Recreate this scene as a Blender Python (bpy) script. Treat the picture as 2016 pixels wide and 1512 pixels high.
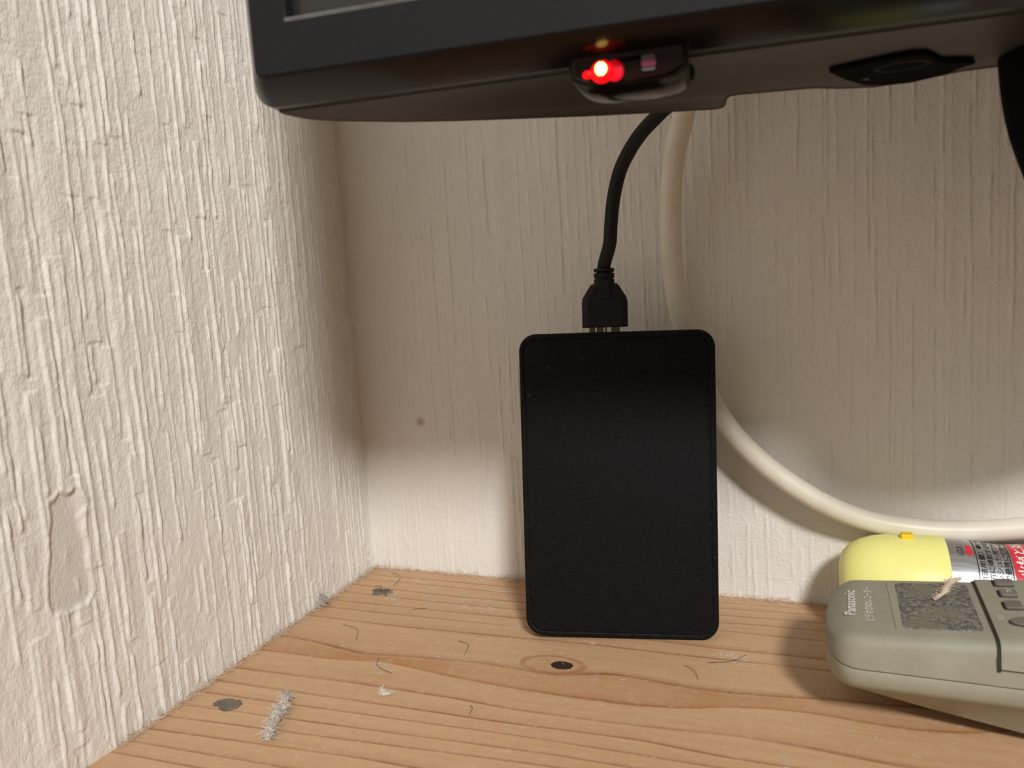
import bpy, bmesh, math, random
import numpy as np
from mathutils import Matrix, Vector

# ------------------------------------------------------------------ camera, world, lamp, exposure
S = bpy.context.scene
COL = S.collection
for o in list(bpy.data.objects):
    bpy.data.objects.remove(o)

cam_d = bpy.data.cameras.new('camera')
cam = bpy.data.objects.new('camera', cam_d)
COL.objects.link(cam)
cam_d.sensor_fit = 'HORIZONTAL'
cam_d.sensor_width = 36.0
cam_d.lens = 1515.0 / 2016.0 * 36.0
cam_d.clip_start = 0.01
Rc = Matrix(((0.93347195, 0.01274044, 0.35842404),
             (0.3531557, 0.14161194, -0.9247849),
             (-0.06253929, 0.98984026, 0.12769142)))
cam.matrix_world = Matrix.Translation((0.21323638, -0.33459114, 0.14210917)) @ Rc.to_4x4()
cam_d.dof.use_dof = True
cam_d.dof.focus_distance = 0.335
cam_d.dof.aperture_fstop = 20.0
S.camera = cam

world = bpy.data.worlds.new('room_air')
S.world = world
world.use_nodes = True
bg = world.node_tree.nodes['Background']
bg.inputs[0].default_value = (1.0, 0.87, 0.64, 1)
bg.inputs[1].default_value = 0.185

lamp_d = bpy.data.lights.new('ceiling_lamp_light', 'AREA')
lamp_d.shape = 'DISK'
lamp_d.size = 0.28
lamp_d.energy = 35.0
lamp_d.color = (1.0, 0.975, 0.945)
lamp = bpy.data.objects.new('ceiling_lamp_light', lamp_d)
COL.objects.link(lamp)
LD = Vector((0.57, -1.0, 0.82)).normalized()
lamp.location = Vector((0.12, 0.0, 0.06)) + LD * 2.0
lamp.rotation_euler = LD.to_track_quat('Z', 'Y').to_euler()

S.view_settings.view_transform = 'Standard'
S.view_settings.look = 'None'
S.view_settings.gamma = 1.0
S.view_settings.exposure = 0.0
S.view_settings.use_curve_mapping = False

# ------------------------------------------------------------------ helpers
rnd = random.Random(7)


def new_obj(name, verts, faces, mat=None, parent=None, smooth=True):
    me = bpy.data.meshes.new(name)
    me.from_pydata([tuple(v) for v in verts], [], [tuple(f) for f in faces])
    bm = bmesh.new()
    bm.from_mesh(me)
    bmesh.ops.recalc_face_normals(bm, faces=bm.faces)
    bm.to_mesh(me)
    bm.free()
    if mat:
        me.materials.append(mat)
    if smooth:
        me.polygons.foreach_set('use_smooth', [True] * len(me.polygons))
    o = bpy.data.objects.new(name, me)
    COL.objects.link(o)
    if parent:
        o.parent = parent
    if smooth:
        try:
            me.set_sharp_from_angle(angle=math.radians(38))
        except Exception:
            pass
    return o


def bevel(o, w, seg=2):
    m = o.modifiers.new('bevel', 'BEVEL')
    m.width = w
    m.segments = seg
    m.limit_method = 'ANGLE'
    m.angle_limit = math.radians(40)
    return o


def tag(o, label=None, cat=None, group=None, kind=None):
    for k, v in (('label', label), ('category', cat), ('group', group), ('kind', kind)):
        if v:
            o[k] = v
    return o


def thing(name, label, cat, loc=(0, 0, 0), rot=(0, 0, 0), group=None):
    o = bpy.data.objects.new(name, None)
    COL.objects.link(o)
    o.empty_display_size = 0.01
    o.location = loc
    o.rotation_euler = rot
    return tag(o, label, cat, group)


def loft(name, rings, mat, parent=None, cap0=True, cap1=True, closed=True, smooth=True):
    n = len(rings[0])
    V = [p for r in rings for p in r]
    F = []
    for i in range(len(rings) - 1):
        for j in range(n if closed else n - 1):
            k = (j + 1) % n
            F.append((i * n + j, i * n + k, (i + 1) * n + k, (i + 1) * n + j))
    if cap0:
        F.append(tuple(range(n))[::-1])
    if cap1:
        F.append(tuple(range((len(rings) - 1) * n, len(rings) * n)))
    return new_obj(name, V, F, mat, parent, smooth)


def catmull(P, k=8):
    P = [Vector(p) for p in P]
    Q = [P[0] * 2 - P[1]] + P + [P[-1] * 2 - P[-2]]
    out = []
    for i in range(1, len(Q) - 2):
        a, b, c, d = Q[i - 1], Q[i], Q[i + 1], Q[i + 2]
        for s in range(k):
            t = s / k
            out.append(0.5 * ((2 * b) + (c - a) * t + (2 * a - 5 * b + 4 * c - d) * t * t + (3 * b - a - 3 * c + d) * t ** 3))
    out.append(P[-1])
    return out


def tube_rings(P, r, n=16):
    """r: number or list; parallel-transport frames"""
    P = [Vector(p) for p in P]
    rings = []
    nrm = None
    for i, p in enumerate(P):
        t = (P[min(i + 1, len(P) - 1)] - P[max(i - 1, 0)]).normalized()
        if nrm is None:
            a = Vector((0, 0, 1)) if abs(t.z) < .9 else Vector((1, 0, 0))
            nrm = (a - t * a.dot(t)).normalized()
        else:
            nrm = (nrm - t * nrm.dot(t)).normalized()
        b = t.cross(nrm)
        ri = r[i] if isinstance(r, (list, tuple)) else r
        rings.append([p + (nrm * math.cos(2 * math.pi * j / n) + b * math.sin(2 * math.pi * j / n)) * ri for j in range(n)])
    return rings


def slab(name, poly, w0, w1, mat, parent=None, f=lambda a, b, c: (a, b, c), smooth=False, bev=0):
    """prism over polygon poly (a,b) between w0 and w1, mapped by f"""
    rings = [[f(a, b, w0) for a, b in poly], [f(a, b, w1) for a, b in poly]]
    o = loft(name, rings, mat, parent, smooth=smooth)
    if bev:
        bevel(o, bev)
    return o


def rrect(x0, x1, y0, y1, r, n=6):
    P = []
    for cx, cy, a0 in ((x1 - r, y1 - r, 0), (x0 + r, y1 - r, 90), (x0 + r, y0 + r, 180), (x1 - r, y0 + r, 270)):
        for i in range(n + 1):
            a = math.radians(a0 + 90 * i / n)
            P.append((cx + r * math.cos(a), cy + r * math.sin(a)))
    return P


def ellipse(cx, cy, a, b, n=24):
    return [(cx + a * math.cos(2 * math.pi * i / n), cy + b * math.sin(2 * math.pi * i / n)) for i in range(n)]


def text_verts(body, size, shear=0, bold=0.0):
    cu = bpy.data.curves.new('t', 'FONT')
    cu.body = body
    cu.size = size
    cu.offset = bold
    cu.resolution_u = 3
    o = bpy.data.objects.new('t', cu)
    COL.objects.link(o)
    bpy.context.view_layer.update()
    dg = bpy.context.evaluated_depsgraph_get()
    me = bpy.data.meshes.new_from_object(o.evaluated_get(dg))
    V = [tuple(v.co) for v in me.vertices]
    F = [tuple(p.vertices) for p in me.polygons]
    bpy.data.objects.remove(o)
    bpy.data.meshes.remove(me)
    bpy.data.curves.remove(cu)
    return V, F


def text_obj(name, body, f, w, h, mat, parent, bold=0.0, subdiv=0):
    """text scaled to fit w x h, its (x,y) mapped by f(x,y)"""
    V, F = text_verts(body, 1.0, bold=bold)
    if not V:
        return None
    xs = [v[0] for v in V]
    ys = [v[1] for v in V]
    x0, x1, y0, y1 = min(xs), max(xs), min(ys), max(ys)
    V2 = [((v[0] - x0) / (x1 - x0) * w, (v[1] - y0) / (y1 - y0) * h, 0) for v in V]
    me = bpy.data.meshes.new(name)
    me.from_pydata([f(v[0], v[1]) for v in V2], [], F)
    me.materials.append(mat)
    o = bpy.data.objects.new(name, me)
    COL.objects.link(o)
    o.parent = parent
    return o


# ------------------------------------------------------------------ materials
class NT:
    def __init__(self, name):
        self.m = bpy.data.materials.new(name)
        self.m.use_nodes = True
        self.t = self.m.node_tree
        self.b = self.t.nodes['Principled BSDF']

    def n(self, typ, **kw):
        x = self.t.nodes.new(typ)
        for k, v in kw.items():
            if k in x.inputs:
                x.inputs[k].default_value = v
            else:
                setattr(x, k, v)
        return x

    def l(self, a, b):
        self.t.links.new(a, b)

    def ramp(self, fac, stops):
        r = self.n('ShaderNodeValToRGB')
        e = r.color_ramp.elements
        while len(e) < len(stops):
            e.new(0.5)
        for el, (p, c) in zip(e, stops):
            el.position = p
            el.color = c if len(c) == 4 else (*c, 1)
        self.l(fac, r.inputs[0])
        return r.outputs[0]

    def mix(self, fac, a, b, mode='MIX'):
        x = self.n('ShaderNodeMix', data_type='RGBA', blend_type=mode)
        for s, v in ((0, fac), (6, a), (7, b)):
            if hasattr(v, 'is_output'):
                self.l(v, x.inputs[s])
            elif s == 0:
                x.inputs[0].default_value = v
            else:
                x.inputs[s].default_value = (*v, 1) if len(v) == 3 else v
        return x.outputs[2]

    def coords(self, scale=(1, 1, 1)):
        g = self.n('ShaderNodeTexCoord')
        mp = self.n('ShaderNodeMapping')
        mp.inputs['Scale'].default_value = scale
        self.l(g.outputs['Object'], mp.inputs['Vector'])
        return mp.outputs[0]

    def noise(self, scale, detail=3, vec=None, rough=0.6):
        x = self.n('ShaderNodeTexNoise')
        x.inputs['Scale'].default_value = scale
        x.inputs['Detail'].default_value = detail
        x.inputs['Roughness'].default_value = rough
        self.l(vec if vec else self.coords(), x.inputs['Vector'])
        return x.outputs[0]

    def bump(self, h, strength, dist=0.001):
        x = self.n('ShaderNodeBump')
        x.inputs['Strength'].default_value = strength
        x.inputs['Distance'].default_value = dist
        self.l(h, x.inputs['Height'])
        self.l(x.outputs[0], self.b.inputs['Normal'])

    def set(self, col=None, rough=0.5, spec=0.5, metal=0.0):
        if col is not None:
            if hasattr(col, 'is_output'):
                self.l(col, self.b.inputs['Base Color'])
            else:
                self.b.inputs['Base Color'].default_value = (*col, 1)
        if hasattr(rough, 'is_output'):
            self.l(rough, self.b.inputs['Roughness'])
        else:
            self.b.inputs['Roughness'].default_value = rough
        self.b.inputs['Specular IOR Level'].default_value = spec
        self.b.inputs['Metallic'].default_value = metal
        return self.m


def plain(name, col, rough=0.5, spec=0.5, metal=0.0, speck=0.0, speckcol=(.4, .4, .38), bump=0.0, bscale=1500, var=0.0):
    t = NT(name)
    c = col
    if var:
        nz = t.noise(120, 4)
        c = t.ramp(nz, [(0.3, tuple(x * (1 - var) for x in col)), (0.7, tuple(min(1, x * (1 + var)) for x in col))])
    if speck:
        nz = t.noise(1400, 2)
        fac = t.ramp(nz, [(0.63, (0, 0, 0)), (0.72, (speck,) * 3)])
        c = t.mix(fac, c, speckcol)
    if bump:
        t.bump(t.noise(bscale, 2), bump, 0.0004)
    return t.set(c, rough, spec, metal)


def mat_wall():
    t = NT('wallpaper')
    at = t.n('ShaderNodeAttribute', attribute_name='patch')
    big = t.noise(18, 3)
    c = t.ramp(big, [(0.3, (.80, .77, .72)), (0.7, (.84, .815, .77))])
    fib = t.noise(1, 4, t.coords((1300, 1300, 750)))
    c = t.mix(t.ramp(fib, [(0.35, (.10,) * 3), (0.6, (0, 0, 0))]), c, (.66, .58, .46))
    c = t.mix(at.outputs['Fac'], c, (.70, .66, .61))
    sp = t.n('ShaderNodeVectorMath', operation='DISTANCE')
    g = t.n('ShaderNodeTexCoord')
    t.l(g.outputs['Object'], sp.inputs[0])
    sp.inputs[1].default_value = SPOT
    jit = t.n('ShaderNodeMath', operation='MULTIPLY_ADD')
    t.l(t.noise(900, 2), jit.inputs[0])
    jit.inputs[1].default_value = 0.0016
    t.l(sp.outputs['Value'], jit.inputs[2])
    c = t.mix(t.ramp(jit.outputs[0], [(0.0016, (.85,) * 3), (0.0026, (0, 0, 0))]), c, (.24, .11, .03))
    t.bump(fib, 0.6, 0.0007)
    return t.set(c, 0.62, 0.35)


SPOT = (0.0337, -0.0005, 0.0777)


def mat_wood():
    t = NT('pine_board')
    ph = t.n('ShaderNodeAttribute', attribute_name='phase')
    band = t.n('ShaderNodeAttribute', attribute_name='band')
    kr = t.n('ShaderNodeAttribute', attribute_name='knot')
    vec = t.coords((60, 900, 60))
    fine = t.noise(1, 4, vec)
    mid = t.noise(1, 3, t.coords((9, 160, 9)))
    w = t.n('ShaderNodeMath', operation='MULTIPLY_ADD')
    t.l(fine, w.inputs[0])
    w.inputs[1].default_value = 0.05
    t.l(ph.outputs['Fac'], w.inputs[2])
    fr = t.n('ShaderNodeMath', operation='FRACT')
    t.l(w.outputs[0], fr.inputs[0])
    light = t.ramp(mid, [(0.3, (.505, .31, .17)), (0.7, (.57, .37, .215))])
    line = t.ramp(fr.outputs[0], [(0.0, (.55,) * 3), (0.03, (0.06,) * 3), (0.12, (0, 0, 0)), (0.78, (0.10,) * 3), (0.90, (.30,) * 3), (0.955, (.9,) * 3), (1.0, (1,) * 3)])
    amp = t.n('ShaderNodeMath', operation='MULTIPLY')
    t.l(line, amp.inputs[0])
    t.l(t.ramp(t.noise(1, 2, t.coords((25, 90, 25))), [(0.3, (.45,) * 3), (0.65, (1,) * 3)]), amp.inputs[1])
    c = t.mix(amp.outputs[0], light, (.235, .09, .03))
    c = t.mix(band.outputs['Fac'], c, (.40, .18, .06))
    c = t.mix(t.ramp(kr.outputs['Fac'], [(0.0, (.25,) * 3), (0.70, (.10,) * 3), (0.86, (.75,) * 3), (0.93, (.6,) * 3), (1.0, (0,) * 3)]), c, (.33, .14, .06))
    c = t.mix(t.ramp(fine, [(0.35, (.22,) * 3), (0.62, (0,) * 3)]), c, (.42, .22, .10))
    # dust film lying on the board: paler specks
    du = t.noise(260, 5, rough=.75)
    c = t.mix(t.ramp(du, [(0.50, (0, 0, 0)), (0.72, (.38,) * 3)]), c, (.56, .455, .37))
    t.bump(fine, 0.25, 0.0004)
    return t.set(c, 0.5, 0.35)


def mat_emit(name, col, s):
    t = NT(name)
    t.b.inputs['Emission Color'].default_value = (*col, 1)
    t.b.inputs['Emission Strength'].default_value = s
    return t.set(col, 0.4, 0.3)


def mat_remote():
    t = NT('remote_grey_plastic')
    c = t.ramp(t.noise(55, 5), [(0.3, (.255, .245, .185)), (0.7, (.31, .30, .235))])
    c = t.mix(t.ramp(t.noise(900, 4), [(0.55, (0, 0, 0)), (0.75, (.25,) * 3)]), c, (.42, .37, .28))
    t.bump(t.noise(2500, 2), 0.15, 0.0003)
    return t.set(c, 0.55, 0.4)


def mat_window():
    t = NT('dusty_window')
    d = t.noise(650, 7, rough=.85)
    c = t.ramp(d, [(0.40, (.045, .045, .048)), (0.50, (.13, .125, .115)), (0.62, (.34, .30, .23))])
    big = t.noise(60, 3)
    c = t.mix(t.ramp(big, [(0.48, (0, 0, 0)), (0.58, (.75,) * 3)]), c, (.19, .175, .125))
    return t.set(c, 0.6, 0.4)


def mat_can():
    t = NT('brushed_aluminium')
    n = t.noise(1, 3, t.coords((30, 900, 900)))
    c = t.ramp(n, [(0.3, (.50, .50, .52)), (0.7, (.66, .66, .68))])
    return t.set(c, t.ramp(n, [(0.3, (.30,) * 3), (0.7, (.42,) * 3)]), 0.5, 0.9)


M = {}
M['wall'] = mat_wall()
M['wood'] = mat_wood()
M['hdd'] = plain('matte_black_shell', (.0060, .0060, .0070), .6, .10, speck=.18, speckcol=(.20, .20, .21), bump=.25, bscale=2600)
M['hddrim'] = plain('black_rim', (.006, .006, .0065), .5, .16)
M['cable'] = plain('black_rubber', (.007, .007, .0072), .55, .25)
M['gold'] = plain('plated_metal', (.80, .74, .55), .3, .5, 1.0)
M['brass'] = plain('dull_brass', (.16, .14, .085), .45, .4, .6)
M['white_cable'] = plain('ivory_vinyl', (.76, .71, .60), .38, .45, var=.05)
M['bezel'] = plain('bezel_black', (.0110, .0115, .0125), .6, .16, speck=.10, speckcol=(.2, .2, .19))
M['gloss'] = plain('gloss_black', (.006, .004, .003), .17, .15)
M['strip'] = plain('trim_black', (.018, .018, .014), .3, .4)
M['rear'] = plain('rear_black', (.035, .030, .024), .42, .45)
M['black'] = plain('deep_black', (.003, .003, .003), .9, .05)
M['ringgrey'] = plain('ring_grey', (.02, .019, .017), .8, .1)
M['screen'] = plain('screen_panel', (.022, .019, .016), .25, .4)
M['dustgrey'] = plain('dust_grey', (.11, .107, .10), .9, .1, var=.3)
M['lint'] = plain('lint', (.50, .455, .40), .95, .05, var=.2)
M['lintpale'] = plain('lint_pale', (.62, .58, .50), .95, .05)
M['fluff'] = plain('fluff', (.60, .50, .40), .95, .05)
M['hair'] = plain('hair', (.05, .04, .035), .5, .3)
M['knot'] = plain('knot_wood', (.035, .022, .018), .5, .3, speck=.5, speckcol=(.28, .24, .22), var=.3)
M['dent'] = plain('dent_grey', (.15, .13, .105), .9, .1, speck=.7, speckcol=(.34, .30, .25), var=.5)
M['remote'] = mat_remote()
M['remote_low'] = plain('remote_lower', (.30, .29, .225), .5, .4, var=.06, bump=.1)
M['remote_text'] = plain('remote_print', (.72, .71, .66), .6, .3)
M['window'] = mat_window()
M['button'] = plain('button_grey', (.17, .155, .13), .6, .3, var=.2)
M['slot'] = plain('slot_dark', (.035, .032, .026), .7, .2)  # also paints the shade in the lid gap and round the buttons
M['yellow'] = plain('cap_yellow', (.86, .82, .28), .42, .45, var=.03)
M['tab'] = plain('tab_yellow', (.86, .60, .015), .4, .45)
M['can'] = mat_can()
M['red'] = plain('label_red', (.62, .03, .05), .4, .4, speck=.3, speckcol=(.75, .35, .33))
M['ink'] = plain('ink_black', (.02, .02, .022), .5, .3)
M['white'] = plain('ink_white', (.80, .79, .76), .5, .3)
M['led_core'] = mat_emit('led_core', (1.0, .55, .12), 9.0)
M['led_red'] = mat_emit('led_red', (1.0, .0, .004), 1.1)
M['led_dim'] = mat_emit('led_dim', (1.0, .0, .02), .10)
M['pod_window'] = plain('pod_window', (.010, .003, .004), .12, .4)
M['receiver'] = plain('receiver_pink', (.20, .03, .06), .3, .4)
M['receiver_grey'] = plain('receiver_grey', (.10, .085, .09), .3, .4)
M['floorwood'] = plain('dark_floor', (.10, .055, .03), .4, .4, var=.3)


# ------------------------------------------------------------------ room shell
def axis(fine0, fine1, step, lo, hi, coarse=0.05):
    a = list(np.arange(fine0, fine1 + step / 2, step))
    left = list(np.linspace(lo, fine0, max(2, int((fine0 - lo) / coarse) + 1)))[:-1] if lo < fine0 - 1e-6 else []
    right = list(np.linspace(a[-1], hi, max(2, int((hi - a[-1]) / coarse) + 1)))[1:] if hi > a[-1] + 1e-6 else []
    return np.array(left + a + right)


def smooth_noise(shape, cell, rs):
    """value noise on a grid; cell = (rows, cols) per lattice cell"""
    r, c = shape
    gy, gx = np.arange(r) / cell[0], np.arange(c) / cell[1]
    L = rs.rand(int(gy[-1]) + 3, int(gx[-1]) + 3)
    iy, ix = gy.astype(int), gx.astype(int)
    fy, fx = gy - iy, gx - ix
    fy, fx = (fy * fy * (3 - 2 * fy))[:, None], (fx * fx * (3 - 2 * fx))[None, :]
    a = L[np.ix_(iy, ix)]
    b = L[np.ix_(iy, ix + 1)]
    cc = L[np.ix_(iy + 1, ix)]
    d = L[np.ix_(iy + 1, ix + 1)]
    return (a * (1 - fx) + b * fx) * (1 - fy) + (cc * (1 - fx) + d * fx) * fy - .5


def relief(u, z, seed, amp=1.0, side=1):
    """embossed wallpaper: broken vertical ridges, shallow raised strips, fibrous grain (metres)"""
    rs = np.random.RandomState(seed)
    nu, nz = len(u), len(z)
    H = np.zeros((nz, nu))
    du = 0.0005
    H += smooth_noise((nz, nu), (9, 3), rs) * .00013
    H += smooth_noise((nz, nu), (4, 2.2), rs) * .00015
    H += smooth_noise((nz, nu), (40, 14), rs) * .00030
    u0, u1, z0, z1 = u[0], u[-1], z[0], z[-1]
    x = u0
    while x < u1:
        zz = z0 - rs.uniform(0, .06)
        x += rs.uniform(.0017, .0052)
        while zz < z1:
            ln = rs.choice([rs.uniform(.012, .04), rs.uniform(.035, .11)])
            if rs.rand() < .86:
                a = rs.uniform(.00025, .00085)
                wd = rs.uniform(.00032, .00055)
                xo = x + rs.uniform(-.0009, .0009)
                j0, j1 = np.searchsorted(z, (zz, zz + ln))
                if j1 - j0 > 6:
                    zs = z[j0:j1]
                    ph = rs.uniform(0, 6.28, 3)
                    wob = .00018 * np.sin(zs * 130 + ph[0]) + .00010 * np.sin(zs * 480 + ph[1]) + rs.uniform(-.010, .010) * (zs - zs[0])
                    i0, i1 = np.searchsorted(u, (xo - .005, xo + .007))
                    if i1 > i0:
                        d = u[None, i0:i1] - (xo + wob)[:, None]
                        end = np.clip(np.minimum(zs - zs[0], zs[-1] - zs) / .0025, 0, 1)[:, None]
                        dd = d * side
                        prof = np.exp(-(dd / np.where(dd < 0, wd * .62, wd * 1.7)) ** 2) * a * (0.75 + .25 * np.sin(zs * 330 + ph[2]))[:, None]
                        prof -= np.exp(-((dd + 1.3 * wd) / (wd * .8)) ** 2) * a * .16
                        H[j0:j1, i0:i1] += prof * end
                        if rs.rand() < .6:   # raised strip to one side of the ridge with sharp ends
                            ws = rs.uniform(.0025, .0055)
                            st = (1 / (1 + np.exp(-d / .00018))) * (1 / (1 + np.exp((d - ws) / .00025)))
                            H[j0:j1, i0:i1] += st * rs.uniform(-.00032, .00036)
            zz += ln + rs.uniform(.002, .014)
    return H * amp


def poly_inside(px, pz, poly):
    ins = np.zeros(px.shape, bool)
    n = len(poly)
    for i in range(n):
        x0, y0 = poly[i]
        x1, y1 = poly[(i + 1) % n]
        c = ((y0 > pz) != (y1 > pz)) & (px < (x1 - x0) * (pz - y0) / (y1 - y0 + 1e-12) + x0)
        ins ^= c
    return ins


def blur(A, k=1):
    for _ in range(k):
        A = (A + np.roll(A, 1, 0) + np.roll(A, -1, 0) + np.roll(A, 1, 1) + np.roll(A, -1, 1)) / 5
    return A


PATCH = [(-175.0, 86.7), (-173.5, 86.0), (-171.0, 88.6), (-168.6, 86.8), (-165.3, 88.8), (-162.9, 82.4), (-165.6, 79), (-165.2, 74.5), (-163.9, 69), (-165.0, 64.1), (-164.2, 59.6), (-164.0, 53.6), (-167.0, 50.5), (-169.5, 51.2), (-172.8, 50.4), (-176.2, 51.6), (-179.2, 51.6), (-179.8, 57.4), (-178.6, 65.3), (-177.6, 69), (-176.9, 75.4), (-175.2, 81)]


def grid_obj(name, nu, nz, X, mat, attrs=None):
    V = np.ascontiguousarray(X.reshape(-1, 3), dtype=np.float32)
    idx = np.arange(nu * nz).reshape(nz, nu)
    Q = np.stack([idx[:-1, :-1], idx[:-1, 1:], idx[1:, 1:], idx[1:, :-1]], -1).reshape(-1, 4)
    me = bpy.data.meshes.new(name)
    me.vertices.add(len(V))
    me.vertices.foreach_set('co', V.ravel())
    me.loops.add(Q.size)
    me.loops.foreach_set('vertex_index', Q.astype(np.int32).ravel())
    me.polygons.add(len(Q))
    me.polygons.foreach_set('loop_start', np.arange(0, Q.size, 4, dtype=np.int32))
    me.polygons.foreach_set('use_smooth', np.ones(len(Q), bool))
    me.update(calc_edges=True)
    for k, a in (attrs or {}).items():
        at = me.attributes.new(k, 'FLOAT', 'POINT')
        at.data.foreach_set('value', np.ascontiguousarray(a.ravel(), dtype=np.float32))
    me.materials.append(mat)
    o = bpy.data.objects.new(name, me)
    COL.objects.link(o)
    return o


def edge_fade(ax, a0, a1):
    return np.clip(np.minimum(ax - a0, a1 - ax) / .01 + 1, 0, 1)


# left wall (x = 0)
yl = axis(-0.235, 0.0, .0005, -1.2, 0.0)
zl = axis(-0.002, 0.300, .0005, -1.0, 1.3)
fy, fz = (yl >= -.2351), (zl >= -.0021) & (zl <= .3001)
Hf = relief(yl[fy], zl[fz], 11, 1.35)
Yg, Zg = np.meshgrid(yl[fy], zl[fz])
ins = poly_inside(Yg * 1e3, Zg * 1e3, PATCH).astype(float)
insb = blur(ins, 2)
rim = np.clip(blur(ins, 3) * (1 - blur(ins, 3)) * 4, 0, 1)
rs_ = np.random.RandomState(5)
lump = np.exp(-(((Yg + .1641) / .0022) ** 2 + ((Zg - .0830) / .0036) ** 2)) * .0009 * (1 + 1.6 * smooth_noise(Yg.shape, (4, 4), rs_))
lump += np.exp(-(((Yg + .1715) / .0012) ** 2 + ((Zg - .0680) / .0028) ** 2)) * .0003
lump += np.exp(-(((Yg + .1690) / .0006) ** 2 + ((Zg - .0575) / .0022) ** 2)) * .0005
Hf = Hf * (1 - insb) + insb * (-.00045 + smooth_noise(Yg.shape, (50, 50), rs_) * .0003) + rim * .00050 + lump
H = np.zeros((len(zl), len(yl)))
PT = np.zeros_like(H)
H[np.ix_(fz, fy)] = Hf
PT[np.ix_(fz, fy)] = insb
Y, Zz = np.meshgrid(yl, zl)
wl = grid_obj('wall_left', len(yl), len(zl), np.stack([H, Y, Zz], -1), M['wall'], {'patch': PT})
tag(wl, 'cream embossed wallpaper wall with a torn smooth patch', kind='structure')

# back wall (y = 0)
xb = axis(0.0, 0.320, .0005, 0.0, 1.3)
zb_ = axis(-0.002, 0.215, .0005, -1.0, 1.3)
fx, fz = (xb <= .3201), (zb_ >= -.0021) & (zb_ <= .2151)
H = np.zeros((len(zb_), len(xb)))
H[np.ix_(fz, fx)] = relief(xb[fx], zb_[fz], 23, .55, -1)
X, Zz = np.meshgrid(xb, zb_)
wb = grid_obj('wall_back', len(xb), len(zb_), np.stack([X, -H, Zz], -1), M['wall'], {'patch': np.zeros_like(H)})
tag(wb, 'cream embossed wallpaper wall behind the shelf', kind='structure')

# room floor far below the shelf
fl = new_obj('floor', [(0, -2.4, -1), (2.4, -2.4, -1), (2.4, 0, -1), (0, 0, -1)], [(0, 1, 2, 3)], M['floorwood'], smooth=False)
tag(fl, 'dark wooden room floor below the shelf', kind='structure')

# ------------------------------------------------------------------ pine shelf with traced growth rings
LINES = [
    [(0, -4.5), (200, -3), (400, -2)],
    [(0, -10.5), (89, -11), (206, -7)],
    [(7.9, -16.7), (50.5, -16.9), (89.4, -18.4), (177.7, -13.5), (206.2, -12.2)],
    [(4.5, -24.1), (49.1, -27.1), (92.3, -26.4), (178.4, -20.5), (206.3, -19.6)],
    [(4.8, -33.6), (48.0, -34.5), (95.1, -34.1), (179.1, -27.8), (194.9, -26.5)],
    [(2.9, -43.2), (50.6, -43.0), (98.1, -42.4), (179.8, -34.7), (195.3, -35.2)],
    [(3.0, -50.8), (54.6, -50.7), (100.9, -50.2), (155.7, -49.4), (179.0, -50.8), (196.1, -50.4)],
    [(3.1, -60.8), (54.1, -61.6), (98.0, -59.9), (137.1, -58.3), (164.0, -59.0), (196.5, -58.2)],
    [(4.4, -81.5), (25.1, -84.2), (45.8, -88.1), (66.9, -85.5), (94.7, -83.7), (107.3, -84.1), (122.5, -85.3), (129.7, -84.7), (140.4, -80.5), (149.3, -79.4), (160.9, -80.8), (172.1, -82.2), (184.9, -82.4), (203.1, -80.7), (222.1, -78.0), (237.3, -77.2), (252.1, -75.5), (264.6, -76.1), (273.5, -77.5)],
    [(1.8, -94.8), (13.9, -94.1), (37.7, -93.9), (58.5, -90.5), (70.4, -92.1), (90.2, -95.0), (109.1, -96.8), (135.8, -97.7), (157.7, -97.6), (176.0, -94.4), (187.6, -90.2), (203.3, -87.6), (218.0, -87.7), (229.0, -89.2), (243.1, -89.7), (257.0, -87.6), (265.8, -83.9), (272.6, -81.3)],
    [(3.3, -109.9), (50.1, -108.5), (97.8, -108.8), (117.3, -110.0), (152.6, -109.4), (192.1, -106.7), (214.0, -107.7), (234.2, -110.1)],
    [(1.5, -119.9), (57.0, -119.0), (120.3, -118.0), (162.2, -116.1), (189.2, -118.3)],
    [(1.9, -128.1), (122.6, -123.9), (136.2, -123.6)],
    [(1.1, -137.2), (138.3, -130.3)],
    [(0.3, -144.9), (140.1, -135.8)],
    [(0.8, -152.8), (83.9, -147.6)],
    [(0.1, -160.2), (58.2, -158.3)]]
xs = axis(0.0, 0.330, .001, 0.0, 0.90, .01)
ysf = axis(-0.19, 0.0, .001, -0.30, 0.0, .004)
LY = []
for ln in LINES:
    p = np.array(ln)
    v = np.interp(xs * 1e3, p[:, 0], p[:, 1])
    for _ in range(3):
        v = np.convolve(np.pad(v, 3, mode='edge'), np.ones(7) / 7, 'valid')
    LY.append(v)
for k in range(1, 20):
    LY.append(LY[16] - 7.6 * k + 1.2 * np.sin(xs * 9 + k * 1.7))
LY = np.array(LY)
LY = np.minimum.accumulate(LY - np.arange(len(LY))[:, None] * 1e-3, axis=0)
Xs, Ys = np.meshgrid(xs, ysf)
PH = np.zeros_like(Xs)
BAND = np.zeros_like(Xs)
idx = np.arange(len(LY))[::-1].astype(float)
for i in range(len(xs)):
    PH[:, i] = np.interp(ysf * 1e3, LY[::-1, i], idx)
    top, bot = LY[8, i], LY[9, i]
    yy = ysf * 1e3
    inside = np.clip((top - yy) / .8 + .5, 0, 1) * np.clip((yy - bot) / .8 + .5, 0, 1)
    fill = np.interp(xs[i] * 1e3, [0, 20, 40, 62, 80, 100, 130, 165, 180, 205, 225, 250, 270, 280], [.35, .6, .9, 1, .75, .35, .30, .35, .75, .6, .2, .1, .6, .8])
    edge = np.exp(-((yy - bot) / 2.0) ** 2) * .6
    BAND[:, i] = np.clip(inside * np.maximum(fill, edge), 0, 1) * .85
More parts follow.
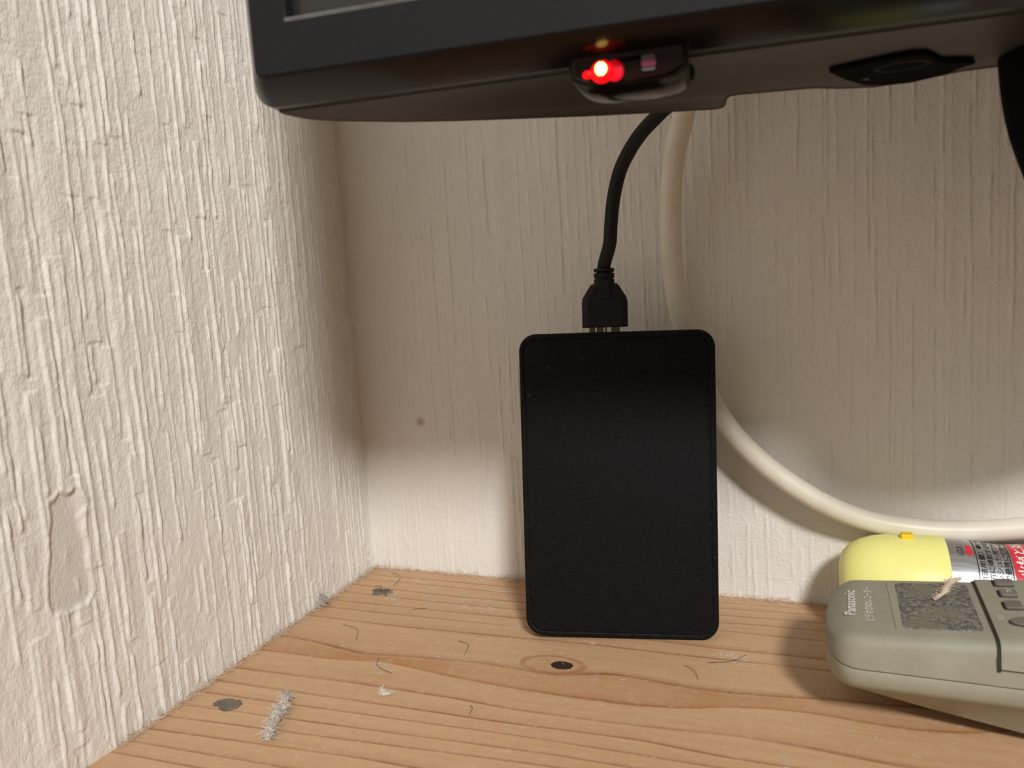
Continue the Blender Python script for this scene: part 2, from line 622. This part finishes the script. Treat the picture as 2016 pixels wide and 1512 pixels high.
rk = np.sqrt(((Xs * 1e3 - 122.5) / 13.5) ** 2 + ((Ys * 1e3 + 76.8) / 7.2) ** 2)
KN = np.clip(rk, 0, 1)
shelf = thing('shelf_board', 'knotty pine shelf board running into the papered corner', 'shelf')
shelf['kind'] = 'structure'
gtop = grid_obj('shelf_top', len(xs), len(ysf), np.stack([Xs, Ys, np.zeros_like(Xs)], -1), M['wood'], {'phase': PH, 'band': BAND, 'knot': KN})
gtop.parent = shelf
new_obj('shelf_underside', [(0, -.30, -.0001), (.9, -.30, -.0001), (.9, 0, -.0001), (0, 0, -.0001), (0, -.30, -.026), (.9, -.30, -.026), (.9, 0, -.026), (0, 0, -.026)],
        [(4, 5, 6, 7), (0, 1, 5, 4), (1, 2, 6, 5), (2, 3, 7, 6), (3, 0, 4, 7)], M['wood'], shelf, smooth=False)


def blob_poly(cx, cy, a, b, jit, n, seed):
    r = random.Random(seed)
    return [(cx + a * (1 + r.uniform(-jit, jit)) * math.cos(2 * math.pi * i / n), cy + b * (1 + r.uniform(-jit, jit)) * math.sin(2 * math.pi * i / n)) for i in range(n)]


slab('knot', blob_poly(.1262, -.0768, .0043, .0030, .05, 22, 1), -.0005, .00012, M['knot'], shelf)
slab('nail_dent', blob_poly(.0214, -.0294, .0052, .0042, .32, 18, 2), -.0005, .00012, M['dent'], shelf)
slab('nail_dent', blob_poly(.0187, -.1323, .0058, .0036, .28, 18, 3), -.0005, .00012, M['dent'], shelf)

# ------------------------------------------------------------------ external drive enclosure
HW, HH, HT = .0760, .1212, .013
Mh = Matrix.Translation((.1062, -.0609, .0018)) @ Matrix.Rotation(math.radians(12.19), 4, 'Z') @ Matrix.Rotation(math.radians(-4.69), 4, 'X') @ Matrix.Rotation(math.radians(1.3), 4, 'Y')
drive = thing('drive_enclosure', 'black plastic drive enclosure standing upright on the pine shelf', 'hard drive', Mh.to_translation(), Mh.to_euler())


def ring_xz(x0, x1, z0, z1, r, y, n=8):
    return [(a, y, b) for a, b in rrect(x0, x1, z0, z1, r, n)]


loft('shell', [ring_xz(i, HW - i, i, HH - i, .0068 - i, y) for y, i in ((.0022, .0006), (.0026, .0001), (.0032, 0), (.0115, 0), (.0125, .0004), (.013, .0012))], M['hddrim'], drive)
loft('front_cover', [ring_xz(i, HW - i, i, HH - i, .0068 - i * .7, y) for y, i in ((.0022, .0009), (.0012, .0004), (.0006, .0007), (.0002, .0013), (.0002, .0019), (.0005, .0023), (.0002, .0027), (.0, .0034))], M['hdd'], drive)
# scratches and dust flecks on the cover
for k, (a, b, ln, ang) in enumerate(((.0112, .1070, .0016, 70), (.0036, .0965, .0014, 60), (.0245, .1110, .0010, 20), (.060, .0985, .0008, 10))):
    ca, sa = math.cos(math.radians(ang)) * ln, math.sin(math.radians(ang)) * ln
    new_obj('scratch', [(a, -.00005, b), (a + ca, -.00005, b + sa), (a + ca - .0001, -.00005, b + sa + .00018), (a - .0001, -.00005, b + .00018)], [(0, 1, 2, 3)], M['dustgrey'], drive, False)

# USB lead: plug body plus cable; local frame of the plug follows the drive's slope
usb = thing('usb_cable', 'black USB cable plugged into the top of the black drive', 'cable')
PC = (.0342, .0062, HH)


def pl(a, b, c):
    return Mh @ Vector((PC[0] + a, PC[1] + b, PC[2] + c * .86))


def plug_ring(w, d, c, ch=.0022):
    h, k = w / 2, d / 2
    P = [(-h, -k + ch), (-h + ch, -k), (h - ch, -k), (h, -k + ch), (h, k - ch), (h - ch, k), (-h + ch, k), (-h, k - ch)]
    return [pl(a, b, c) for a, b in P]


slab('contact_shell', rrect(-.0065, .0006, -.0012, .0012, .0004, 2), -.004, .0030, M['brass'], usb, pl)
slab('contact_shell', rrect(.0019, .0062, -.0012, .0012, .0004, 2), -.004, .0030, M['brass'], usb, pl)
for a in (-.0064, -.0036, -.0003, .0021, .0060):
    slab('contact_tongue', [(a - .0003, -.0016), (a + .0003, -.0016), (a + .0003, .0013), (a - .0003, .0013)], -.003, .0028, M['gold'], usb, pl)
bevel(loft('plug_body', [plug_ring(.0176, .0070, .0022), plug_ring(.0178, .0078, .0026), plug_ring(.0178, .0078, .0135), plug_ring(.0168, .0078, .0160), plug_ring(.0112, .0076, .0212), plug_ring(.0094, .0070, .0220)], M['cable'], usb, smooth=False), .0004)
loft('plug_collar', [[pl(r * math.cos(t), r * .8 * math.sin(t), c) for t in [2 * math.pi * i / 16 for i in range(16)]] for c, r in ((.0205, .0041), (.0240, .0040), (.0241, .0037), (.0247, .0037), (.0248, .0040), (.0266, .0041), (.0270, .0036))], M['cable'], usb)
slab('plug_rib', rrect(-.0024, .0024, -.0046, -.003, .0004, 2), .0150, .0235, M['cable'], usb, pl)
loft('strain_ring', [[pl(r * math.cos(t), r * .8 * math.sin(t), c) for t in [2 * math.pi * i / 16 for i in range(16)]] for c, r in ((.0272, .0027), (.0276, .0040), (.0289, .0041), (.0292, .0027))], M['cable'], usb)
p0, p1 = pl(0, 0, .0235), pl(0, 0, .030)
upts = [p0, p1] + [(0.1429, -0.0400, 0.1553), (0.1439, -0.0405, 0.1629), (0.1458, -0.0415, 0.1731), (0.1495, -0.0430, 0.1832), (0.1567, -0.0460, 0.1925), (0.1656, -0.0490, 0.1994), (0.1725, -0.0540, 0.2030)] + [(.181, -.066, .2095), (.186, -.085, .214), (.188, -.112, .216)]
loft('cable', tube_rings(catmull(upts, 8), .00262, 16), M['cable'], usb)

# ------------------------------------------------------------------ white coaxial cable along the back wall
cp = [(.176, -.024, .250), (.1735, -.0215, .2250), (.1711, -.0200, .2089), (.1692, -.0180, .2029), (.1641, -.0150, .1844), (.1620, -.0130, .1607), (.1628, -.0130, .1381), (.1657, -.0130, .1212), (.1719, -.0135, .1001), (.1810, -.0140, .0811), (.1955, -.0135, .0642), (.2146, -.0120, .0497), (.2334, -.0090, .0406), (.2518, -.0062, .0369), (.2694, -.0055, .0366), (.2888, -.0055, .0390), (.310, -.0056, .0440), (.345, -.006, .058), (.40, -.008, .085)]
wc = loft('antenna_cable', tube_rings(catmull(cp, 8), .00430, 18), M['white_cable'])
tag(wc, 'thick ivory cable hanging in a curve against the wallpaper', 'cable')

# ------------------------------------------------------------------ television
TVO = Vector((.0977, -.1832, 0))
ZT = .1921
tv = thing('television', 'black flat television with a glowing red standby light', 'television', TVO, (0, 0, math.radians(6.145)))
TW, TH = .460, .285


def tl(u, v, w):
    return (u, v, w + ZT)


def ring_tv(v, e, el, eb, r, n=6):
    return [tl(a, v, b) for a, b in rrect(-el, TW + el, eb, TH + e, r, n)]


B0 = [(.0006, .0006, .0010, .0004), (.0, .0010, .0, .0)]
loft('front_bezel', [ring_tv(.0050, -.012, -.0080, .0118, .0010), ring_tv(.0006, -.012, -.0080, .0118, .0010), ring_tv(.0, -.0116, -.0074, .0112, .0014), ring_tv(.0, -.0006, .0006, .0006, .0022), ring_tv(.0008, .0, .0014, .0, .0026)], M['bezel'], tv, False, False)
loft('lower_band', [ring_tv(.0008, .0, .0014, .0, .0026), ring_tv(.004, .001, .0040, -.0014, .0036), ring_tv(.012, .003, .0088, -.0035, .0055)], M['gloss'], tv, False, False)
loft('trim_strip', [ring_tv(.012, .003, .0088, -.0035, .0055), ring_tv(.0160, .003, .0090, -.0038, .0058), ring_tv(.0165, .002, .006, -.0030, .006)], M['strip'], tv, False, False)
new_obj('screen', [tl(.0078, .0040, .0116), tl(TW - .0078, .0040, .0116), tl(TW - .0078, .0040, TH - .011), tl(.0078, .0040, TH - .011)], [(0, 1, 2, 3)], M['screen'], tv, False)
slab('screen_edge', [(.0076, .0110), (TW - .0076, .0110), (TW - .0076, .0121), (.0076, .0121)], -.0002, .0012, M['dustgrey'], tv, lambda a, b, c: tl(a, c, b), bev=.0003)
# rear housing: plan outline of the chin, extruded upward
half = [(-.0047, .0160), (-.0042, .0195), (-.0030, .0235), (-.0019, .0257), (.002, .0300), (.007, .0340), (.018, .0417), (.031, .0482), (.044, .0537), (.064, .0618), (.085, .0688), (.1000, .0733), (.1022, .0725), (.1028, .0700), (.1030, .0610), (.1042, .0582), (.1060, .0577), (.1161, .0593), (.125, .0607), (.132, .0651), (.141, .0685), (.1506, .0668), (.1598, .0618), (.1676, .0612)]
back = half + [(.20, .061)] + [(TW - a, b) for a, b in half[::-1] if a < .1676]
plan = back + [(TW + .0046, .0150), (-.0046, .0150)]


def inset(P, k):
    cx, cy = TW / 2, .035
    return [(cx + (a - cx) * (1 - k), cy + (b - cy) * (1 - k * 3)) for a, b in P]


loft('rear_housing', [[tl(a, b, w) for a, b in inset(plan, k)] for w, k in ((-.0038, .004), (-.0041, .001), (-.0036, 0), (.002, 0), (.12, .0), (.22, .03), (TH - .01, .08))], M['rear'], tv, True, True)
# infrared sensor pod with standby lamp
pu = [.0695, .0702, .0715, .0735, .0770, .0820, .0870, .0915, .0938, .0948]
pk = [.10, .62, .82, .93, 1, 1, 1, .93, .78, .40]
prof = [(.0095, .0), (.0095, -.0035), (.0102, -.0050), (.0125, -.0060), (.020, -.0060), (.030, -.0048), (.038, -.0030), (.043, -.0005), (.043, .002), (.0095, .002)]
loft('sensor_pod', [[tl(u, .0095 + (v - .0095) * (.55 + .45 * k), -.0036 + (w if w > 0 else w * (k * .95 + .05))) for v, w in prof] for u, k in zip(pu, pk)], M['gloss'], tv)
slab('pod_gap_shade', ellipse(.0824, .027, .0133, .0185, 28), -.0046, -.0038, M['black'], tv, tl)  # black slab painting the shade in the gap between pod and housing
slab('pod_window', [(.0703, -.0016), (.0936, -.0010), (.0940, -.0062), (.0900, -.0080), (.0820, -.0086), (.0740, -.0082), (.0706, -.0066)], .0090, .0100, M['pod_window'], tv, lambda a, b, c: tl(a, c, b), bev=.0003)


def ball(name, c, r, mat, parent, sx=1, sy=1, sz=1, n=12):
    rings = []
    for i in range(1, n):
        t = math.pi * i / n
        rings.append([tl(c[0] + sx * r * math.sin(t) * math.cos(q), c[1] + sy * r * math.sin(t) * math.sin(q), c[2] + sz * r * math.cos(t)) for q in [2 * math.pi * j / 16 for j in range(16)]])
    return loft(name, rings, mat, parent)


led = ball('standby_lamp', (.0768, .0086, -.0062), .0024, M['led_red'], tv, 1.05, .45, 1.0)
ball('lamp_core', (.0767, .0076, -.0058), .00125, M['led_core'], led, 1, .5, 1.1)
ball('lamp_glint', (.0736, .0088, -.0064), .0009, M['led_red'], led, 1.2, .4, 1)
ball('lamp_halo', (.0795, .0090, -.0062), .0019, M['led_dim'], led, 1, .25, 1.2)
rcv = slab('infrared_receiver', rrect(.0852, .0880, -.0072, -.0040, .0004, 2), .0084, .0092, M['receiver_grey'], tv, lambda a, b, c: tl(a, c, b))
slab('receiver_stripe', rrect(.0852, .0882, -.0064, -.0052, .0003, 2), .0081, .0086, M['receiver'], rcv, lambda a, b, c: tl(a, c, b))  # pinkish stripe on the receiver, plain colour without emission
# black button inset under the chin
hole = [(.1260, .0398), (.1310, .0500), (.1371, .0594), (.1430, .0622), (.1485, .0629), (.1530, .0600), (.1562, .0567), (.1578, .0520), (.1600, .0500), (.1590, .0478), (.1554, .0455), (.1515, .0440), (.1488, .0390), (.1460, .0345), (.1429, .0332), (.1380, .0345)]
hp = slab('button_inset', hole, -.0052, -.0040, M['black'], tv, tl, bev=.0005)
er = ellipse(.1425, .0425, .0062, .0048, 24)
ei = ellipse(.1425, .0425, .0050, .0036, 24)
new_obj('button_ring', [tl(a, b, -.00525) for a, b in er + ei], [(i, (i + 1) % 24, 24 + (i + 1) % 24, 24 + i) for i in range(24)], M['ringgrey'], hp, False)
new_obj('button_mark', [tl(.1350, .0520, -.00525), tl(.1375, .0530, -.00525), tl(.1362, .0500, -.00525)], [(0, 1, 2)], M['dustgrey'], hp, False)
# support arm; unseen bend and wall plate shaped to keep its shadow away
npt = catmull([(.1858, .050, .010), (.1862, .050, -.006), (.1890, .050, -.020), (.198, .053, -.036), (.220, .065, -.046), (.250, .090, -.050), (.280, .118, -.050), (.3075, .1445, -.050), (.3080, .1475, -.050)], 5)
loft('support_arm', tube_rings([tl(*p) for p in npt], .0205, 24), M['black'], tv)
slab('unseen_wall_plate', rrect(.262, .354, -.105, .010, .006, 4), 0, .006, M['black'], tv, lambda a, b, c: tl(a, .1832 / .99425 - a * .10766 - c, b))

# ------------------------------------------------------------------ remote control
RO = Vector((.2178, -.0725, 0))
rem = thing('remote_control', 'dusty olive grey remote control lying beside the yellow capped spray', 'remote control', RO, (0, 0, math.radians(-2)))
RL = .165


def half_w(s):
    a = .0105
    k = 1.0 if s >= a else max(0.0, 1 - (1 - s / a) ** 2.4) ** (1 / 2.4)
    e = RL - s
    if e < .012:
        k *= max(0.05, 1 - (1 - e / .012) ** 2.4) ** (1 / 2.4)
    return .0250 * k


def z_top(s):
    if s < .075:
        return .031 + .075 * s
    return .03663 - .02 * (s - .075)


def z_par(s):
    return .0225 - .012 * max(0, s - .05)


def z_bot(s):
    return float(np.interp(s, [0, .012, .03, .055, .085, .14, RL], [.0125, .0100, .0068, .0030, 0, 0, .006]))


SS = [0, .0003, .001, .002, .0035, .0055, .008, .0105] + [.0105 + .004 * i for i in range(1, 36)] + [.1535, .157, .160, .1625, .164, .1648, .165]


def up_ring(s, off=0.0, lo=None):
    b = half_w(s) + off
    zt = z_top(s) + off
    zp = z_par(s) if lo is None else lo
    rr = .0034 * min(1, half_w(s) / .025)
    drop = .0045 * max(0, 1 - s / .009) ** 2
    zt -= drop
    q = []
    for sg in (-1, 1):
        side = [(sg * (b + .0006), zp), (sg * (b + .0004), zp + .0035), (sg * (b - .0004), zt - rr * .95), (sg * (b - .0009), zt - rr * .45), (sg * (b - .0022), zt - rr * .14), (sg * max(b - .0042, b * .5), zt), (sg * b * .45, zt + .0001)]
        q += side if sg < 0 else side[::-1]
    return [(s, t, z) for t, z in q]


def lo_ring(s):
    b = half_w(s)
    zp = z_par(s) - .0005
    z0 = z_bot(s)
    q = []
    for sg in (-1, 1):
        side = [(sg * (b + .0002), zp), (sg * (b + .0005), zp - .0006), (sg * (b + .0001), zp - .0045), (sg * (b - .0010) if b > .002 else sg * b, zp - .0062), (sg * b * .90, zp - .0072 if zp - .0072 > z0 else z0), (sg * b * .62, z0 + .0006), (sg * b * .5, z0)]
        q += side if sg < 0 else side[::-1]
    return [(s, t, z) for t, z in q]


loft('upper_shell', [up_ring(s) for s in SS], M['remote'], rem)
loft('lower_shell', [lo_ring(s) for s in SS], M['remote_low'], rem)
loft('seam', [[(s + .0003 if s < .01 else s, t * (half_w(s) - .0001), z) for t, z in ((-1, z_par(s) - .0012), (1, z_par(s) - .0012), (1, z_par(s) + .0006), (-1, z_par(s) + .0006))] for s in SS[1:-1]], M['slot'], rem)


def rt(s, t, dz):
    return (s, t, z_top(s) + .0001 + dz)


win = slab('sensor_window', rrect(.0215, .0430, -.0172, .0190, .0022, 4), -.0010, .00025, M['window'], rem, rt, bev=.0004)
slab('window_slope', [(.0192, .0190), (.0215, .0190), (.0225, -.0180), (.0200, -.0178)], -.0010, .0002, M['remote_low'], win, rt)
# raised lettering printed along the top, reading upward across the width
text_obj('maker_print', 'Panasonic', lambda x, y: rt(.0092 - y, -.0085 + x, .00012), .0200, .0034, M['remote_text'], rem, bold=.012)
text_obj('model_print', 'ビデオ/DVDレコーダー', lambda x, y: rt(.0143 - y, -.0122 + x, .00012), .0270, .0028, M['remote_text'], rem, bold=.004)
# button lid that wraps over the top and front flank
cov = []
SC = [.0457 + .004 * i for i in range(0, 20)]
for s in SC:
    r = up_ring(s, .0007)
    q = [(s, t, max(z, .0278 if t < 0 else .0278)) for _, t, z in r]
    cov.append(q)
lid = bevel(loft('button_lid', cov, M['remote'], rem), .0003)
gap = [up_ring(s, .00025, .0268) for s in (.0449, .0457)]
loft('lid_gap_shade', gap, M['slot'], rem)  # dark strips put in for the shade along the lid's edges
loft('lid_gap_shade', [[(s, -half_w(s) - .0008, z), (s, -half_w(s) + .001, z), (s, -half_w(s) + .001, z + .0006), (s, -half_w(s) - .0008, z + .0006)] for s, z in ((.0449, .0274), (.09, .0272), (.122, .0270))], M['slot'], rem)


def rc(s, t, dz):
    return (s, t, z_top(s) + .0008 + dz)


btn = [(.0535, .0187, .0026, .0024), (.0533, .0100, .0023, .0024), (.0530, .0005, .0023, .0026), (.0640, .0187, .0026, .0024), (.0640, .0100, .0023, .0024), (.0640, .0005, .0023, .0026)]
for s, t, a, b in btn:
    sl = slab('button_well_shade', rrect(s - a - .0006, s + a, t - b - .0005, t + b + .0003, .0009, 3), -.001, .00012, M['slot'], lid, rc)  # dark border slab stands for the shade around the button
    slab('button', rrect(s - a, s + a, t - b, t + b, .0009, 3), -.001, .0009, M['button'], lid, rc, bev=.0003)
slab('button_well_shade', ellipse(.0560, -.0115, .0063, .0032), -.001, .00012, M['slot'], lid, rc)
slab('button', ellipse(.0561, -.0113, .0060, .0029), -.001, .0008, M['button'], lid, rc, bev=.0003)
text_obj('lid_print', '入力', lambda x, y: rc(.0490 - y, -.0105 + x, .00015), .0040, .0017, M['remote_text'], lid)
text_obj('lid_print', 'TV', lambda x, y: rc(.0544 - y, .0085 + x, .0011), .0030, .0016, M['remote_text'], lid)

# ------------------------------------------------------------------ aerosol spray lying behind the remote
can = thing('spray_can', 'silver aerosol spray with pale yellow cap lying behind the remote', 'spray can', (.2240, -.0222, .0194), (0, 0, math.radians(1.0)))


def circ(x, r, n=40):
    return [(x, r * math.cos(2 * math.pi * j / n), r * math.sin(2 * math.pi * j / n)) for j in range(n)]


CR = .0191


def can_r(x):
    return float(np.interp(x, [.0, .036, .040, .043, .047, .052, .057, .063, .072, .098, .104, .106], [.0180, .0186, .0186, .0184, .0178, .0173, .0172, .0176, .0186, .0186, .0180, .0150]))


loft('cap', [circ(x, r) for x, r in ((.0000, .0070), (.0004, .0100), (.0016, .0124), (.0040, .0150), (.0075, .0170), (.0120, .0184), (.0165, .0190), (.0240, .0192), (.0356, .0193), (.0360, .0191), (.0360, .0184))], M['yellow'], can)
slab('push_tab', rrect(.0213, .0255, -.0022, .0022, .0006, 3), .0182, .0207, M['tab'], can, bev=.0004)
cx_ = [.030 + .002 * i for i in range(0, 38)] + [.1055, .106]
loft('can_body', [circ(x, can_r(x)) for x in cx_], M['can'], can)


def cyl(x, ang, off=.00012):
    """point on the can wall: x along the axis, ang degrees from the top towards the room"""
    r = can_r(x) + off
    a = math.radians(ang)
    return (x, -r * math.sin(a), r * math.cos(a))


def wrap(x0, a0):
    """text running round the can: reading direction upward across the wall, letter tops towards -x"""
    def f(tx, ty):
        return cyl(x0 - ty, a0 - math.degrees(tx / CR))
    return f


def band(name, x0, x1, a0, a1, mat, off=.00006, na=24):
    nx = max(1, int((x1 - x0) / .001))
    V = [cyl(x0 + (x1 - x0) * i / nx, a0 + (a1 - a0) * j / na, off) for i in range(nx + 1) for j in range(na + 1)]
    F = [(i * (na + 1) + j, i * (na + 1) + j + 1, (i + 1) * (na + 1) + j + 1, (i + 1) * (na + 1) + j) for i in range(nx) for j in range(na)]
    return new_obj(name, V, F, mat, can)


text_obj('lock_print', 'LOCK', wrap(.0409, 28), .0050, .0020, M['ink'], can)
arrow = [(-.0004, -.0009), (.0033, -.0009), (.0033, .0009), (-.0004, .0009), (-.0004, .0019), (-.0028, 0), (-.0004, -.0019)]
new_obj('arrow_print', [cyl(.0428 + b, 20 - math.degrees(a / CR)) for a, b in arrow], [(0, 1, 2, 3), (4, 5, 6)], M['red'], can, False)
band('label_line', .0446, .0449, -30, 95, M['ink'], .0001)
for k, row in enumerate(('〈用法用量〉●使用法', '下方に噴射する場合は', 'プッシュ使用できます', 'ので最後に空間へ噴射')):
    text_obj('label_print', row, wrap(.0475 + k * .0025, 66), .0300, .0021, M['ink'], can, bold=.006)
band('label_line', .0552, .0555, -30, 95, M['ink'], .0001)
band('red_band', .0560, .0632, -40, 110, M['red'], .00008)
text_obj('band_print', '火気と高温に注意', wrap(.0609, 50), .0400, .0040, M['white'], can, bold=.02)
text_obj('label_print', '高圧ガスを使用した', wrap(.0672, 60), .0300, .0022, M['ink'], can)


# ------------------------------------------------------------------ lint, hairs and dust on the shelf
def fibres(spec, n, ln, r, seed, up=1.0):
    """loose curly fibres as thin three-sided tubes; spec(rnd) gives a start point and a direction"""
    rn = random.Random(seed)
    V, F = [], []
    for _ in range(n):
        p, d = spec(rn)
        p = Vector(p)
        d = Vector(d).normalized()
        L = ln * rn.uniform(.4, 1.3)
        curl = Vector((rn.uniform(-1, 1), rn.uniform(-1, 1), rn.uniform(-.5, .5) * up)) * 1.1
        pts = []
        for k in range(5):
            pts.append(p.copy())
            p = p + d * (L / 4)
            d = (d + curl * .35 + Vector((rn.uniform(-.3, .3), rn.uniform(-.3, .3), rn.uniform(-.2, .2) * up))).normalized()
            if p.z < .0002:
                p.z = .0002
        rg = tube_rings(pts, r * rn.uniform(.7, 1.3), 3)
        b = len(V)
        V += [v for x in rg for v in x]
        for i in range(4):
            for j in range(3):
                F.append((b + i * 3 + j, b + i * 3 + (j + 1) % 3, b + i * 3 + 3 + (j + 1) % 3, b + i * 3 + 3 + j))
    return V, F


def lint_clump(label, path, rad, seed, mat, nf):
    rn = random.Random(seed)
    p0 = Vector(path[0])
    o = thing('lint_clump', label, 'lint', (p0.x, p0.y, 0), group=None)
    loc = [Vector(p) - Vector((p0.x, p0.y, 0)) for p in path]
    P = catmull(loc, 5)
    rr = [rad * (.35 + .65 * math.sin(math.pi * min(.97, max(.06, i / (len(P) - 1)))) ** .5) * rn.uniform(.5, 1.35) for i in range(len(P))]
    rg = tube_rings(P, rr, 12)
    rg = [[Vector((v.x + rn.uniform(-1, 1) * rad * .16, v.y + rn.uniform(-1, 1) * rad * .16, max(0, v.z + rn.uniform(-1, 1) * rad * .16))) for v in r] for r in rg]
    core = loft('core', rg, mat, o)

    def spec(q):
        k = q.randrange(len(P))
        d = Vector((q.uniform(-1, 1), q.uniform(-1, 1), q.uniform(-.2, 1)))
        return P[k] + d.normalized() * rr[k] * .8, d.cross(Vector((q.uniform(-1, 1), q.uniform(-1, 1), q.uniform(-1, 1)))) + d * .12
    V, F = fibres(spec, nf, rad * 1.9, .00006, seed + 1)
    fz_ = new_obj('fuzz', V, F, mat, o)
    fz_['kind'] = 'stuff'
    return o


lint_clump('long grey twist of lint lying on the pine shelf', [(.0374, -.1228, .0014), (.0386, -.1265, .0016), (.0415, -.1305, .0017), (.0420, -.1345, .0017), (.0440, -.1390, .0017), (.0462, -.1440, .0016), (.0480, -.1475, .0012)], .0017, 3, M['lint'], 700)
lint_clump('tiny pale curl of lint lying on the pine shelf', [(.0683, -.1102, .0007), (.0696, -.1117, .0008), (.0713, -.1128, .0008), (.0732, -.1121, .0007)], .0008, 5, M['lintpale'], 160)
lint_clump('small grey ball of fluff caught where shelf meets wallpaper', [(.0014, -.0485, .0016), (.0022, -.0500, .0030), (.0026, -.0515, .0022)], .0016, 8, M['lint'], 380)
dl = thing('lint_clump', 'beige fluff stuck across the dusty window of the remote', 'lint', (.2178 + .0325, -.0725 + .002, .0335), (0, 0, math.radians(-2)))
P = catmull([(.0, .0005, .0012), (.003, .006, .0014), (.0045, .0115, .0013), (.0062, .0160, .0012), (.0095, .0205, .0010)], 5)
rn_ = random.Random(4)
rr_ = [.0011 * (.5 + .5 * math.sin(math.pi * min(.95, max(.1, i / 20)))) * rn_.uniform(.7, 1.25) for i in range(len(P))]
loft('core', tube_rings(P, rr_, 10), M['fluff'], dl)


def spec_dl(q):
    k = q.randrange(len(P))
    d = Vector((q.uniform(-1, 1), q.uniform(-1, 1), q.uniform(0, .6)))
    return P[k] + d.normalized() * rr_[k] * .6, d


V, F = fibres(spec_dl, 160, .0016, .00006, 21, .4)
new_obj('fuzz', V, F, M['fluff'], dl)['kind'] = 'stuff'

# hairs lying on the board
hairs = [((.0135, -.006), (.0235, -.022), .004, 'dark hair curling beside the papered corner'),
         ((.0145, -.0235), (.0205, -.030), .002, 'short dark hair by the rear nail dent'),
         ((.0235, -.066), (.0375, -.078), .0035, 'dark curved hair lying above the brown grain streak'),
         ((.0795, -.068), (.0870, -.0785), .003, 'fine dark hair on the bare board between corner and drive'),
         ((.0545, -.0885), (.0660, -.0985), -.003, 'dark hair lying over the narrow waist of the brown streak'),
         ((.1780, -.0625), (.1905, -.0535), -.003, 'thin dark hair sticking out from the foot of the drive'),
         ((.1700, -.0665), (.1760, -.0755), .001, 'short hair in front of the foot of the drive'),
         ((.1040, -.1115), (.1060, -.1170), .001, 'short hair on the straight grain beyond the pale lint curl'),
         ((.0520, -.0420), (.0465, -.0450), .0008, 'very short hair between the rear grain lines')]
for (a, b, bow, lab) in hairs:
    A_, B_ = Vector((*a, .0004)), Vector((*b, .0004))
    mid = (A_ + B_) / 2 + Vector((-(B_ - A_).y, (B_ - A_).x, 0)).normalized() * bow + Vector((0, 0, .0006))
    h = loft('hair_strand', tube_rings(catmull([A_, mid, B_], 8), .00009, 5), M['hair'])
    tag(h, lab, 'hair')


# fluffy dust gathered in the joints and sprinkled on the board
def spec_joint(q):
    k = q.random()
    if k < .5:
        x = q.uniform(.001, .225)
        return (x, -abs(q.gauss(0, .0022)) - .0006, q.uniform(.0002, .0012)), (q.uniform(-1, 1), q.uniform(-.5, .4), q.uniform(0, .4))
    y = -q.uniform(.001, .165)
    return (abs(q.gauss(0, .0013)) + .0006, y, q.uniform(.0002, .0012)), (q.uniform(-.4, .5), q.uniform(-1, 1), q.uniform(0, .4))


V, F = fibres(spec_joint, 2600, .0030, .00005, 31, .5)
tag(new_obj('joint_dust', V, F, M['fluff']), 'pale fluffy dust gathered along the joint of shelf and walls', 'dust', kind='stuff')
clus = [(rnd.uniform(.02, .20), -rnd.uniform(.01, .06)) for _ in range(9)] + [(.063, -.031), (.068, -.037), (.077, -.034), (.085, -.036), (.051, -.034), (.058, -.093), (.061, -.096), (.183, -.055), (.188, -.058)]


def spec_board(q):
    if q.random() < .45:
        c = clus[q.randrange(len(clus))]
        return (c[0] + q.gauss(0, .0022), c[1] + q.gauss(0, .0016), .0003), (q.uniform(-1, 1), q.uniform(-1, 1), .05)
    return (q.uniform(.004, .30), -q.uniform(.004, .165), .0003), (q.uniform(-1, 1), q.uniform(-1, 1), .05)


V, F = fibres(spec_board, 1100, .0016, .00004, 37, .1)
tag(new_obj('board_dust', V, F, M['lintpale']), 'fine pale dust fibres sprinkled over the pine board', 'dust', kind='stuff')
